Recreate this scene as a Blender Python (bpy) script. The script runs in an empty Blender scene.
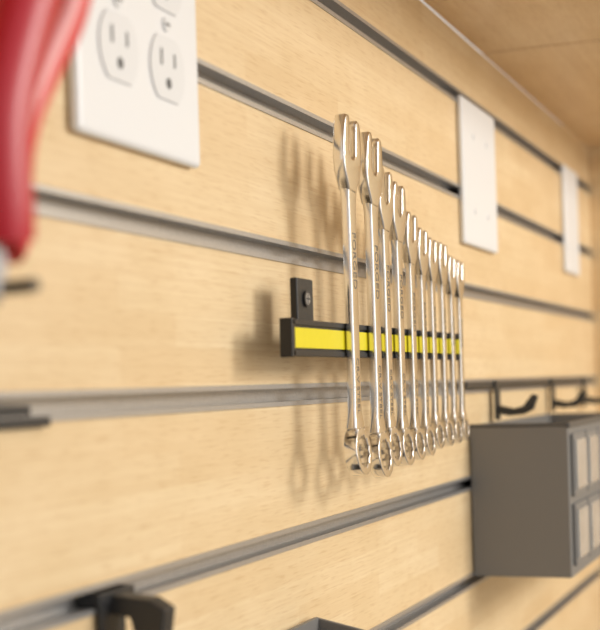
import bpy, bmesh, math, random
from mathutils import Vector, Matrix
random.seed(4)
H=1.35
scene=bpy.context.scene
scene.view_settings.view_transform='Standard'
coll=scene.collection

# ---------------- materials ----------------
def mat(name,col,rough=.5,metal=0,bump=0,bscale=200,var=0,coat=0):
    m=bpy.data.materials.new(name); m.use_nodes=True
    nt=m.node_tree; b=nt.nodes['Principled BSDF']
    b.inputs['Base Color'].default_value=(*col,1)
    b.inputs['Roughness'].default_value=rough
    b.inputs['Metallic'].default_value=metal
    b.inputs['Coat Weight'].default_value=coat
    tc=nt.nodes.new('ShaderNodeTexCoord')
    n=nt.nodes.new('ShaderNodeTexNoise'); n.inputs['Scale'].default_value=bscale
    n.inputs['Detail'].default_value=4
    nt.links.new(tc.outputs['Object'],n.inputs['Vector'])
    if var:
        mx=nt.nodes.new('ShaderNodeMixRGB'); mx.blend_type='MULTIPLY'; mx.inputs[0].default_value=var
        mx.inputs[1].default_value=(*col,1)
        nt.links.new(n.outputs['Fac'],mx.inputs[2]); nt.links.new(mx.outputs[0],b.inputs['Base Color'])
    if bump:
        bp=nt.nodes.new('ShaderNodeBump'); bp.inputs['Strength'].default_value=bump; bp.inputs['Distance'].default_value=.0005
        nt.links.new(n.outputs['Fac'],bp.inputs['Height']); nt.links.new(bp.outputs[0],b.inputs['Normal'])
    return m

def wood(name,c1,c2,c3,rough=.45,swap=False):
    m=bpy.data.materials.new(name); m.use_nodes=True
    nt=m.node_tree; b=nt.nodes['Principled BSDF']; L=nt.links.new
    tc=nt.nodes.new('ShaderNodeTexCoord')
    mp=nt.nodes.new('ShaderNodeMapping'); 
    mp.inputs['Rotation'].default_value=(math.pi/2,0,0) if not swap else (0,0,0)
    L(tc.outputs['Object'],mp.inputs['Vector'])
    br=nt.nodes.new('ShaderNodeTexBrick'); br.inputs['Scale'].default_value=1
    br.inputs['Brick Width'].default_value=.14; br.inputs['Row Height'].default_value=.0152
    br.inputs['Mortar Size'].default_value=.0002; br.inputs['Mortar Smooth'].default_value=1
    br.offset=.37
    br.inputs['Color1'].default_value=(0,0,0,1); br.inputs['Color2'].default_value=(1,1,1,1); br.inputs['Mortar'].default_value=(.9,.9,.9,1)
    L(mp.outputs[0],br.inputs['Vector'])
    def noise(sc,scale,det,ro):
        mm=nt.nodes.new('ShaderNodeMapping'); mm.inputs['Scale'].default_value=sc if not swap else (sc[0],sc[2],sc[1])
        L(tc.outputs['Object'],mm.inputs['Vector'])
        n=nt.nodes.new('ShaderNodeTexNoise'); n.inputs['Scale'].default_value=scale; n.inputs['Detail'].default_value=det; n.inputs['Roughness'].default_value=ro
        L(mm.outputs[0],n.inputs['Vector']); return n
    n=noise((5,1,480),1,2,.5)
    n2=noise((14,1,28),1,3,.5)
    n4=noise((60,1,1000),1,1,.5)
    r=nt.nodes.new('ShaderNodeValToRGB'); r.color_ramp.elements[0].position=.33; r.color_ramp.elements[1].position=.66
    r.color_ramp.elements[0].color=(*c2,1); r.color_ramp.elements[1].color=(*c1,1)
    L(n.outputs['Fac'],r.inputs[0])
    mx=nt.nodes.new('ShaderNodeMixRGB'); mx.inputs[2].default_value=(*c3,1)
    mul=nt.nodes.new('ShaderNodeMath'); mul.operation='MULTIPLY'; mul.inputs[1].default_value=.6
    L(br.outputs['Color'],mul.inputs[0]); L(mul.outputs[0],mx.inputs[0]); L(r.outputs[0],mx.inputs[1])
    def ramp(src,a,b_,ca):
        q=nt.nodes.new('ShaderNodeValToRGB'); q.color_ramp.elements[0].position=a; q.color_ramp.elements[1].position=b_
        q.color_ramp.elements[0].color=(*ca,1); q.color_ramp.elements[1].color=(1,1,1,1); L(src.outputs['Fac'],q.inputs[0]); return q
    r2=ramp(n2,.35,.65,(.94,.92,.88)); r4=ramp(n4,.30,.46,(.90,.85,.79))
    cur=mx
    for q in (r2,r4):
        mm=nt.nodes.new('ShaderNodeMixRGB'); mm.blend_type='MULTIPLY'; mm.inputs[0].default_value=1
        L(cur.outputs[0],mm.inputs[1]); L(q.outputs[0],mm.inputs[2]); cur=mm
    L(cur.outputs[0],b.inputs['Base Color'])
    b.inputs['Roughness'].default_value=rough
    return m

M_wood=wood('bamboo_panel',(.87,.69,.435),(.80,.605,.36),(.76,.55,.305))
M_shelf=wood('shelf_wood',(.86,.67,.44),(.80,.60,.38),(.76,.55,.33),swap=True)
M_alu=mat('aluminium_insert',(.58,.565,.55),.36,.7,bump=.3,bscale=900,var=.35)
M_chrome=mat('satin_chrome',(.86,.84,.81),.15,1,bump=.06,bscale=600)
M_engr=mat('engraving',(.22,.21,.19),.5,1)
M_black=mat('black_plastic',(.012,.012,.012),.45,bump=.2,bscale=500)
M_blackmetal=mat('black_powdercoat',(.022,.022,.023),.42,bump=.25,bscale=900)
M_hook=mat('dark_steel',(.06,.06,.06),.4,.4,bump=.25,bscale=900)
M_yellow=mat('yellow_strip',(.82,.70,.01),.4,var=.08)
M_white=mat('white_plastic',(.85,.86,.87),.35)
M_offw=mat('receptacle_white',(.80,.81,.82),.35)
M_reveal=mat('reveal_grey',(.60,.60,.61),.6)
M_dark=mat('slot_dark',(.10,.10,.10),.6)
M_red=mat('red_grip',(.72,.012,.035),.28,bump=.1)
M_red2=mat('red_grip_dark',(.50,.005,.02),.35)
M_red3=mat('pale_red_stripe',(.85,.38,.38),.3)
M_steel=mat('steel',(.34,.34,.36),.45,1)
M_bin=mat('grey_bin',(.200,.192,.182),.5,bump=.2,bscale=400)
M_binrim=mat('bin_rim',(.09,.087,.084),.45)
M_clear=mat('window_painted_glare',(.58,.58,.57),.15,coat=.6,var=.45,bscale=35)  # pale mottled colour stands in for reflections on the clear windows
M_floor=mat('floor_concrete',(.33,.29,.25),.7,var=.3,bscale=6)

# ---------------- helpers ----------------
def mesh_obj(name,me,m,smooth=True):
    o=bpy.data.objects.new(name,me); coll.objects.link(o)
    if m: me.materials.clear(); me.materials.append(m)
    return o
def sharp(me,ang=35):
    bm=bmesh.new(); bm.from_mesh(me)
    for f in bm.faces: f.smooth=True
    for e in bm.edges:
        if len(e.link_faces)==2 and e.calc_face_angle(0)>math.radians(ang): e.smooth=False
    bm.to_mesh(me); bm.free()
def bevel(o,w,seg=2):
    md=o.modifiers.new('bv','BEVEL'); md.width=w; md.segments=seg; md.limit_method='ANGLE'
    return o
def box(name,x0,x1,y0,y1,z0,z1,m,bv=0):
    """y given as distance out of the wall (positive = toward room); z relative to camera height"""
    bm=bmesh.new(); bmesh.ops.create_cube(bm,size=1)
    for v in bm.verts:
        v.co=Vector(((x0+x1)/2+v.co.x*(x1-x0),-((y0+y1)/2)+v.co.y*abs(y1-y0),H+(z0+z1)/2+v.co.z*(z1-z0)))
    me=bpy.data.meshes.new(name); bm.to_mesh(me); bm.free()
    o=mesh_obj(name,me,m)
    if bv: bevel(o,bv)
    return o
def prism(name,pts,axis,a0,a1,m,bv=0):
    """extrude polygon. axis 'x': pts=(s,z) ; axis 'y': pts=(x,z), a = out-of-wall distance"""
    bm=bmesh.new()
    def P(p,a):
        return Vector((a,-p[0],H+p[1])) if axis=='x' else Vector((p[0],-a,H+p[1]))
    A=[bm.verts.new(P(p,a0)) for p in pts]; B=[bm.verts.new(P(p,a1)) for p in pts]
    n=len(pts)
    bm.faces.new(A); bm.faces.new(B[::-1])
    for i in range(n): bm.faces.new((A[i],B[i],B[(i+1)%n],A[(i+1)%n]))
    bmesh.ops.recalc_face_normals(bm,faces=bm.faces)
    me=bpy.data.meshes.new(name); bm.to_mesh(me); bm.free()
    o=mesh_obj(name,me,m)
    if bv: bevel(o,bv)
    return o
def curve_mesh(outlines,ext,bv,res=2):
    cu=bpy.data.curves.new('c','CURVE'); cu.dimensions='2D'; cu.fill_mode='BOTH'
    cu.extrude=max(ext-bv,0.00005); cu.bevel_depth=bv; cu.bevel_resolution=res; cu.offset=-bv
    for pts in outlines:
        s=cu.splines.new('POLY'); s.points.add(len(pts)-1)
        for p,q in zip(s.points,pts): p.co=(q[0],q[1],0,1)
        s.use_cyclic_u=True
    o=bpy.data.objects.new('c',cu); coll.objects.link(o)
    bpy.context.view_layer.update()
    me=bpy.data.meshes.new_from_object(o.evaluated_get(bpy.context.evaluated_depsgraph_get()))
    bpy.data.objects.remove(o)
    return me
def tube(name,pts,radii,m,flat=1.0):
    cu=bpy.data.curves.new('c','CURVE'); cu.dimensions='3D'; cu.bevel_depth=1; cu.bevel_resolution=6; cu.use_fill_caps=True
    s=cu.splines.new('NURBS'); s.points.add(len(pts)-1); s.order_u=3; s.use_endpoint_u=True; s.resolution_u=8
    for p,q,r in zip(s.points,pts,radii): p.co=(q[0],-q[1]/flat,H+q[2],1); p.radius=r
    o=bpy.data.objects.new('c',cu); coll.objects.link(o); bpy.context.view_layer.update()
    me=bpy.data.meshes.new_from_object(o.evaluated_get(bpy.context.evaluated_depsgraph_get()))
    bpy.data.objects.remove(o)
    for v in me.vertices: v.co.y*=flat
    sharp(me,50)
    return mesh_obj(name,me,m)
def group(name,parts,loc):
    e=bpy.data.objects.new(name,None); coll.objects.link(e); e.empty_display_size=.02
    e.location=(loc[0],-loc[1],H+loc[2]); 
    inv=Matrix.Translation(-e.location)
    for p in parts:
        p.parent=e; p.matrix_parent_inverse=inv
    return e
def disc(name,x,s0,s1,z,r,m,n=24):
    pts=[(x+r*math.cos(2*math.pi*i/n),z+r*math.sin(2*math.pi*i/n)) for i in range(n)]
    return prism(name,pts,'y',s0,s1,m)

# ---------------- wall ----------------
X0,X1=-.5,1.70
ZT=.275; G=[-.3098+.0762*i for i in range(8)]   # groove centres
gh=.0046
G=[g for g in G if g<ZT-.01]
parts=[]
edges=[-.62]+[v for g in G for v in (g-gh,g+gh)]+[ZT]
for i in range(0,len(edges),2):
    parts.append(box('slat_%d'%(i//2+1),X0,X1,-.020,0,edges[i],edges[i+1],M_wood,.0006))
parts.append(box('backer',X0,X1,-.030,-.0195,-.62,ZT,M_wood))
group('wall_back',parts,(0,0,0))
for i,g in enumerate(G):
    t=.0012; f=.0012; d=-.0085
    prof=[(.0009,g+gh+f),(.0009,g+gh-t),(d+t,g+gh-t),(d+t,g-gh+t),(.0009,g-gh+t),(.0009,g-gh-f),(0.0001,g-gh-f),(0.0001,g-gh),(d,g-gh),(d,g+gh),(0.0001,g+gh),(0.0001,g+gh+f)]
    prism('trim_%d'%(i+1),prof,'x',X0+.001,X1-.001,M_alu)
box('wall_right',X1,X1+.03,-.03,1.2,-H,ZT+.6,M_wood)
group('overhead_shelf',[box('board_1',X0,1.159,0.0005,.20,ZT,ZT+.018,M_shelf,.0008),
    box('board_2',1.161,X1,.0005,.20,ZT-.0006,ZT+.018,M_shelf,.0008),
    box('backing',X0,X1,.0,.19,ZT+.018,ZT+.024,M_shelf)],(.6,.1,ZT))
box('floor',-2,3,-.1,3,-H-.05,-H,M_floor)

# ---------------- wrenches ----------------
def sstep(x): 
    x=max(0,min(1,x)); return x*x*(3-2*x)
def wrench(i,xc,zt,zb,tilt):
    L=zt-zb; W=.146*L; R=W/2; rr=.066*L; hw=.0285*L
    ht=.0125*L
    y0=.0262+ht
    meshes=[]
    half=[(.36,-1.40),(.56,-1.15),(.84,-.78),(1.0,-.28),(1.02,.3),(.95,.85),(.86,1.25),(.76,1.42),(.50,1.46),(.36,1.3),(.36,.2),(.32,.02),(.14,-.14)]
    full=half+[(-x,z) for x,z in half[::-1]]
    ca,sa=math.cos(tilt),math.sin(tilt)
    zc=zt-R*1.44
    head=[((x*ca-z*sa)*R,(x*sa+z*ca)*R+zc) for x,z in full]
    meshes.append((curve_mesh([head],.0175*L,.0055*L,3),None))
    zr=zb+rr
    n=48; out=[(rr*math.cos(2*math.pi*k/n),zr+rr*math.sin(2*math.pi*k/n)) for k in range(n)]
    ri=rr*.72
    inn=[((ri if k%2 else ri*.87)*math.cos(2*math.pi*k/24),zr+(ri if k%2 else ri*.87)*math.sin(2*math.pi*k/24)) for k in range(24)]
    meshes.append((curve_mesh([out,inn],.0195*L,.0028*L,3),'ring'))
    za=zc-R*.85; zq=zr+rr*.84
    right=[(rr*.25,zq),(rr*.50,zq+.004*L),(rr*.62,zq+.012*L),(rr*.56,zq+.026*L),(hw*1.10,zq+.055*L),(hw*1.02,zq+.08*L),(hw*.95,zq+.12*L),(hw,(za+zq)/2),(hw*1.02,za-.14*L),(hw*1.08,za-.09*L),(hw*1.15,za-.06*L),(R*.52,za-.03*L),(R*.66,za)]
    sh=right+[(-x,z) for x,z in right[::-1]]
    sm=curve_mesh([sh],ht,.0065*L,3)
    for v in sm.vertices:   # local: y = along length, z = thickness
        k=1+.40*sstep(1-(v.co.y-zq)/(.06*L))+.30*sstep(1-(za-v.co.y)/(.07*L))
        v.co.z*=k
    meshes.append((sm,None))
    bm=bmesh.new()
    for me,k in meshes:
        me.transform(Matrix(((1,0,0,0),(0,0,-1,0),(0,1,0,0),(0,0,0,1))))
        if k=='ring':
            me.transform(Matrix.Translation((0,0,zr+rr))@Matrix.Rotation(math.radians(5),4,'X').inverted()@Matrix.Translation((0,0,-zr-rr)))
        bm.from_mesh(me)
    bmesh.ops.remove_doubles(bm,verts=bm.verts,dist=1e-6)
    me=bpy.data.meshes.new('wrench_body'); bm.to_mesh(me); bm.free()
    me.transform(Matrix.Translation((xc,-y0,H)))
    sharp(me,32)
    body=mesh_obj('wrench_body',me,M_chrome)
    parts=[body]
    for txt,zz,sz in (('FORGED',.60,.032),('CR-V STEEL',.25,.024)):
        c=bpy.data.curves.new('t','FONT'); c.body=txt; c.size=sz*L*1.3; c.extrude=.00006; c.align_x='CENTER'; c.align_y='CENTER'
        o=bpy.data.objects.new('t',c); coll.objects.link(o); bpy.context.view_layer.update()
        tm=bpy.data.meshes.new_from_object(o.evaluated_get(bpy.context.evaluated_depsgraph_get())); bpy.data.objects.remove(o)
        tm.transform(Matrix.Translation((xc,-(y0+ht+.00003),H+zb+zz*L))@Matrix.Rotation(math.radians(90),4,'Y')@Matrix.Rotation(math.radians(90),4,'X'))
        parts.append(mesh_obj('stamp',tm,M_engr))
    group('combination_wrench',parts,(xc,y0,(zt+zb)/2))
WR=[(.7188,.1440,-.0500),(.7576,.1405,-.0540),(.7804,.1240,-.0492),(.8066,.1190,-.0504),(.8341,.1040,-.0486),
    (.8589,.0967,-.0475),(.8826,.0925,-.0443),(.9077,.0915,-.0437),(.9311,.0845,-.0430),(.953,.0830,-.0420)]
for i,(x,a,b) in enumerate(WR): wrench(i,x,a,b,math.radians(-5))

# ---------------- magnetic rail ----------------
rx0,rx1=.6366,.966
P=[box('body',rx0,rx1,.0200,.0252,.0143,.0325,M_black,.0008),
   box('top_lip',rx0,rx1,.0245,.0262,.0296,.0325,M_black,.0004),
   box('bottom_lip',rx0,rx1,.0245,.0262,.0143,.0172,M_black,.0004),
   box('end_cap',rx0-.0015,rx0+.003,.0195,.0262,.0138,.0330,M_black,.0005),
   box('end_cap_far',rx1-.003,rx1+.0015,.0195,.0262,.0138,.0330,M_black,.0005),
   box('yellow_band',rx0+.003,rx1-.003,.0250,.0260,.0184,.0284,M_yellow)]
for nm,xa,zt_ in (('near',.6595,.0545),('far',.91,.030)):
    P.append(box('tab_'+nm,xa,xa+.0235,.0160,.0200,.016,zt_,M_black,.0008))
    if nm=='near':
        P.append(disc('screw_'+nm,xa+.0118,.0200,.0212,.0440,.0042,M_blackmetal))
        P.append(disc('screw_head_'+nm,xa+.0118,.0212,.0214,.0440,.0030,M_alu))
        P.append(box('screw_slot_'+nm,xa+.0092,xa+.0144,.0214,.0216,.0435,.0445,M_dark))
        P.append(box('screw_slot2_'+nm,xa+.0113,xa+.0123,.0214,.0216,.0414,.0466,M_dark))
    P.append(box('standoff_'+nm,xa+.034,xa+.046,0,.0200,.018,.030,M_black))
group('magnetic_wrench_rail',P,(.81,.02,.023))

# ---------------- outlet plates ----------------
def outlet(x0,z0,w=.114,h=.1165,blank=False):
    off=0
    zc=z0+h/2; xc=x0+w/2; P=[]
    pl=box('plate',x0,x0+w,off,off+.0052,z0,z0+h,M_white); bevel(pl,.0026,3); P.append(pl)
    for gi,dx in enumerate((-.022,.022)):
        if blank:
            for q,dz in enumerate((-.030,.030)):
                P.append(disc('screw_%d%d'%(gi,q),xc+dx,off+.0052,off+.0060,zc+dz,.0028,M_white))
            continue
        P.append(disc('centre_screw_%d'%gi,xc+dx,off+.0052,off+.0062,zc,.0032,M_offw))
        P.append(box('screw_groove_%d'%gi,xc+dx-.0024,xc+dx+.0024,off+.0062,off+.00635,zc-.0005,zc+.0005,M_dark))
        for ri,dz in enumerate((-.0195,.0195)):
            pts=[]
            for k in range(40):
                a=2*math.pi*k/40
                pts.append((xc+dx+.0165*math.cos(a),zc+dz+max(-.0135,min(.0135,.0165*math.sin(a)))))
            pts=[p for j,p in enumerate(pts) if abs(p[0]-pts[j-1][0])+abs(p[1]-pts[j-1][1])>1e-6]
            P.append(prism('reveal_%d%d'%(gi,ri),[((p[0]-xc-dx)*1.035+xc+dx,(p[1]-zc-dz)*1.04+zc+dz) for p in pts],'y',off+.0052,off+.0053,M_reveal))
            P.append(prism('receptacle_%d%d'%(gi,ri),pts,'y',off+.0052,off+.0060,M_offw))
            P.append(box('slot_l_%d%d'%(gi,ri),xc+dx-.0072,xc+dx-.0056,off+.0060,off+.0062,zc+dz+.0010,zc+dz+.0080,M_dark))
            P.append(box('slot_r_%d%d'%(gi,ri),xc+dx+.0056,xc+dx+.0070,off+.0060,off+.0062,zc+dz+.0016,zc+dz+.0076,M_dark))
            P.append(disc('ground_%d%d'%(gi,ri),xc+dx,off+.0060,off+.0062,zc+dz-.0062,.0024,M_dark,16))
    group('wall_plate' if blank else 'outlet_plate',P,(xc,off,zc))
outlet(.471,.1000,.111)
outlet(1.068,.107,.113,blank=True)
outlet(1.508,.113,.080,blank=True)

# ---------------- red pliers on hook ----------------
R1=[(.328,.062,.0405),(.3295,.062,.0425),(.330,.062,.055),(.334,.062,.075),(.348,.062,.095),(.364,.062,.115),(.372,.062,.140),(.373,.062,.175)]
R2=[(.318,.070,.040),(.3175,.070,.045),(.316,.070,.058),(.317,.070,.075),(.325,.070,.095),(.336,.070,.118),(.341,.070,.145),(.340,.070,.175)]
rad=[.0078,.0086,.0086,.0086,.0092,.0102,.0100,.0080]
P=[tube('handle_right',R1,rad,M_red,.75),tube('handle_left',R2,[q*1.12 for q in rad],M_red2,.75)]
P.append(tube('grip_stripe',[(a-.004,b+.0068,c) for a,b,c in R1[2:]],[.001,.0028,.0032,.0032,.0032,.002],M_red3,.75))  # paler pink stripe along the front of the right handle
P.append(disc('pivot',.3160,.056,.067,.0345,.0060,M_steel))
P.append(prism('jaw_right',[(.3170,.040),(.3285,.042),(.3280,.034),(.3235,.030),(.3172,.028)],'y',.056,.062,M_steel,.001))
P.append(prism('jaw_left',[(.3162,.036),(.3095,.038),(.3100,.030),(.3130,.025),(.3160,.023)],'y',.062,.069,M_steel,.001))
group('red_pliers',P,(.33,.06,.08))
P=[box('clip',.322,.338,-.006,.003,.067,.0745,M_blackmetal,.0005),
   box('backplate',.322,.338,.001,.0035,.020,.0745,M_blackmetal,.0005),
   tube('peg',[(.330,.003,.0290),(.330,.040,.0290),(.330,.067,.0290),(.330,.071,.0295)],[.0019]*4,M_blackmetal)]
group('slatwall_hook',P,(.33,0,.05))

P=[box('clip',.36,.448,-.006,.003,-.0125,-.0088,M_blackmetal,.0005),
   box('tongue',.36,.44,-.0062,-.0005,-.0090,-.0045,M_blackmetal,.0005)]
group('slatwall_clip',P,(.40,0,-.01))

# lower-left bracket
P=[prism('clip',[(-.006,-.079),(.004,-.079),(.004,-.084),(-.006,-.084)],'x',.478,.507,M_blackmetal,.0004),
   box('wall_leg',.480,.500,.0008,.0036,-.130,-.079,M_blackmetal,.0006),
   prism('arm',[(.003,-.0805),(.020,-.082),(.027,-.086),(.025,-.100),(.018,-.130),(.0115,-.130),(.0140,-.100),(.0115,-.0895),(.003,-.0880)],'x',.488,.498,M_blackmetal,.0008)]
group('slatwall_hook',P,(.49,0,-.1))

# ---------------- hooks at right in middle groove ----------------
rail=[box('rail_bar',1.06,1.62,.0008,.0045,-.0065,-.0015,M_hook,.0005),
      box('rail_tongue',1.06,1.62,-.006,.001,-.006,-.002,M_hook)]
group('hanging_rail',rail,(1.3,0,0))
for hx in (1.150,1.395,1.58):
    P=[box('plate',hx,hx+.014,.0046,.0070,-.034,-.0010,M_hook,.0005),
       prism('arm',[(.0070,-.022),(.020,-.025),(.028,-.023),(.036,-.013),(.040,-.015),(.036,-.026),(.028,-.030),(.016,-.031),(.0070,-.029)],'x',hx+.003,hx+.011,M_hook,.0006)]
    group('slatwall_hook',P,(hx,0,-.015))

# ---------------- grey bin right ----------------
bx0,bx1,bs0,bs1,bz0,bz1=1.078,1.40,.001,.078,-.1547,-.0360
t=.0025
P=[box('side_near',bx0,bx0+t,bs0,bs1,bz0,bz1,M_bin,.0007),
   box('side_far',bx1-t,bx1,bs0,bs1,bz0,bz1,M_bin,.0007),
   box('back',bx0+t,bx1-t,bs0,bs0+t,bz0,bz1,M_bin),
   box('bottom',bx0+t,bx1-t,bs0+t,bs1-t,bz0,bz0+t,M_bin),
   box('front',bx0+t,bx1-t,bs1-t,bs1,bz0,bz1,M_bin),
   box('rim_near',bx0-.0006,bx0+.003,bs0,bs1+.001,bz1-.002,bz1+.001,M_binrim,.0006),
   box('rim_front',bx0,bx1,bs1-.003,bs1+.002,bz1-.003,bz1+.001,M_binrim,.0006),
   box('lid',bx0+.003,bx1-.003,bs0+.003,bs1-.003,bz1-.012,bz1-.009,M_binrim)]
k=0
for a in range(5):
    xa=bx0+.010+a*.060
    for zb_,zt_ in ((bz0+.008,bz0+.056),(bz0+.062,bz1-.008)):
        k+=1
        P.append(box('window_frame_%d'%k,xa,xa+.054,bs1,bs1+.003,zb_,zt_,M_bin,.001))
        P.append(box('clear_window_%d'%k,xa+.005,xa+.049,bs1+.003,bs1+.0045,zb_+.005,zt_-.005,M_clear,.001))
group('parts_organizer',P,(1.24,.04,-.095))

# ---------------- lower centre bin with slanting sides ----------------
bx=.655
def wedge(nm,xa,xb):
    return prism(nm,[(.003,-.1270),(.055,-.1385),(.063,-.190),(.003,-.190)],'x',xa,xb,M_bin,.0006)
P=[wedge('side_near',bx,bx+.0025),wedge('side_far',bx+.060,bx+.0625),
   box('back',bx+.0025,bx+.060,.003,.0055,-.190,-.1270,M_bin),
   box('bottom',bx+.0025,bx+.060,.0055,.061,-.190,-.1875,M_bin),
   prism('front',[(.053,-.1385),(.0555,-.1385),(.063,-.190),(.0605,-.190)],'x',bx+.0025,bx+.060,M_bin),
   prism('rim_near',[(.002,-.1255),(.056,-.1375),(.056,-.1395),(.002,-.1280)],'x',bx-.0015,bx+.003,M_alu,.0004)]
P.append(prism('hanger',[(.003,-.160),(-.004,-.160),(-.004,-.156),(.003,-.156)],'x',bx+.01,bx+.05,M_bin))
group('parts_bin',P,(bx+.03,.03,-.15))

# ---------------- camera ----------------
th=math.atan(539/1400); rho=.03
f=Vector((math.cos(th),math.sin(th),0)); r=Vector((math.sin(th),-math.cos(th),0)); u=Vector((0,0,1))
r2=(r-u*rho).normalized(); u2=(u+r*rho).normalized()
M=Matrix((( r2.x,u2.x,-f.x,0),(r2.y,u2.y,-f.y,-.274),(r2.z,u2.z,-f.z,H),(0,0,0,1)))
cam=bpy.data.cameras.new('camera'); co=bpy.data.objects.new('camera',cam); coll.objects.link(co)
co.matrix_world=M
cam.lens=80; cam.sensor_width=36; cam.shift_y=70/630; cam.clip_start=.01
cam.dof.use_dof=True; cam.dof.focus_distance=.80; cam.dof.aperture_fstop=9
scene.camera=co

# ---------------- lights ----------------
def area(name,loc,target,size,e,col):
    l=bpy.data.lights.new(name,'AREA'); l.size=size; l.energy=e; l.color=col
    o=bpy.data.objects.new(name,l); coll.objects.link(o); o.location=(loc[0],-loc[1],H+loc[2])
    d=Vector((target[0],-target[1],H+target[2]))-o.location
    o.rotation_euler=d.to_track_quat('-Z','Y').to_euler()
area('key_light',(1.40,1.5,.58),(.85,0,0),.46,15,(1,.96,.89))
area('second_light',(.75,1.7,.30),(.8,0,0),1.0,7,(1,.98,.94))
w=bpy.data.worlds.new('world'); scene.world=w; w.use_nodes=True
nt=w.node_tree; bg=nt.nodes['Background']
tc=nt.nodes.new('ShaderNodeTexCoord'); sx=nt.nodes.new('ShaderNodeSeparateXYZ'); cr=nt.nodes.new('ShaderNodeValToRGB')
mr=nt.nodes.new('ShaderNodeMapRange'); mr.inputs[1].default_value=-1; mr.inputs[2].default_value=1
nt.links.new(tc.outputs['Generated'],sx.inputs[0]); nt.links.new(sx.outputs['Z'],mr.inputs[0]); nt.links.new(mr.outputs[0],cr.inputs[0]); nt.links.new(cr.outputs[0],bg.inputs[0])
e=cr.color_ramp.elements; e[0].position=.3; e[0].color=(.42,.37,.32,1); e[1].position=.75; e[1].color=(1,.98,.95,1)
m=e.new(.52); m.color=(.72,.70,.67,1)
bg.inputs[1].default_value=.90
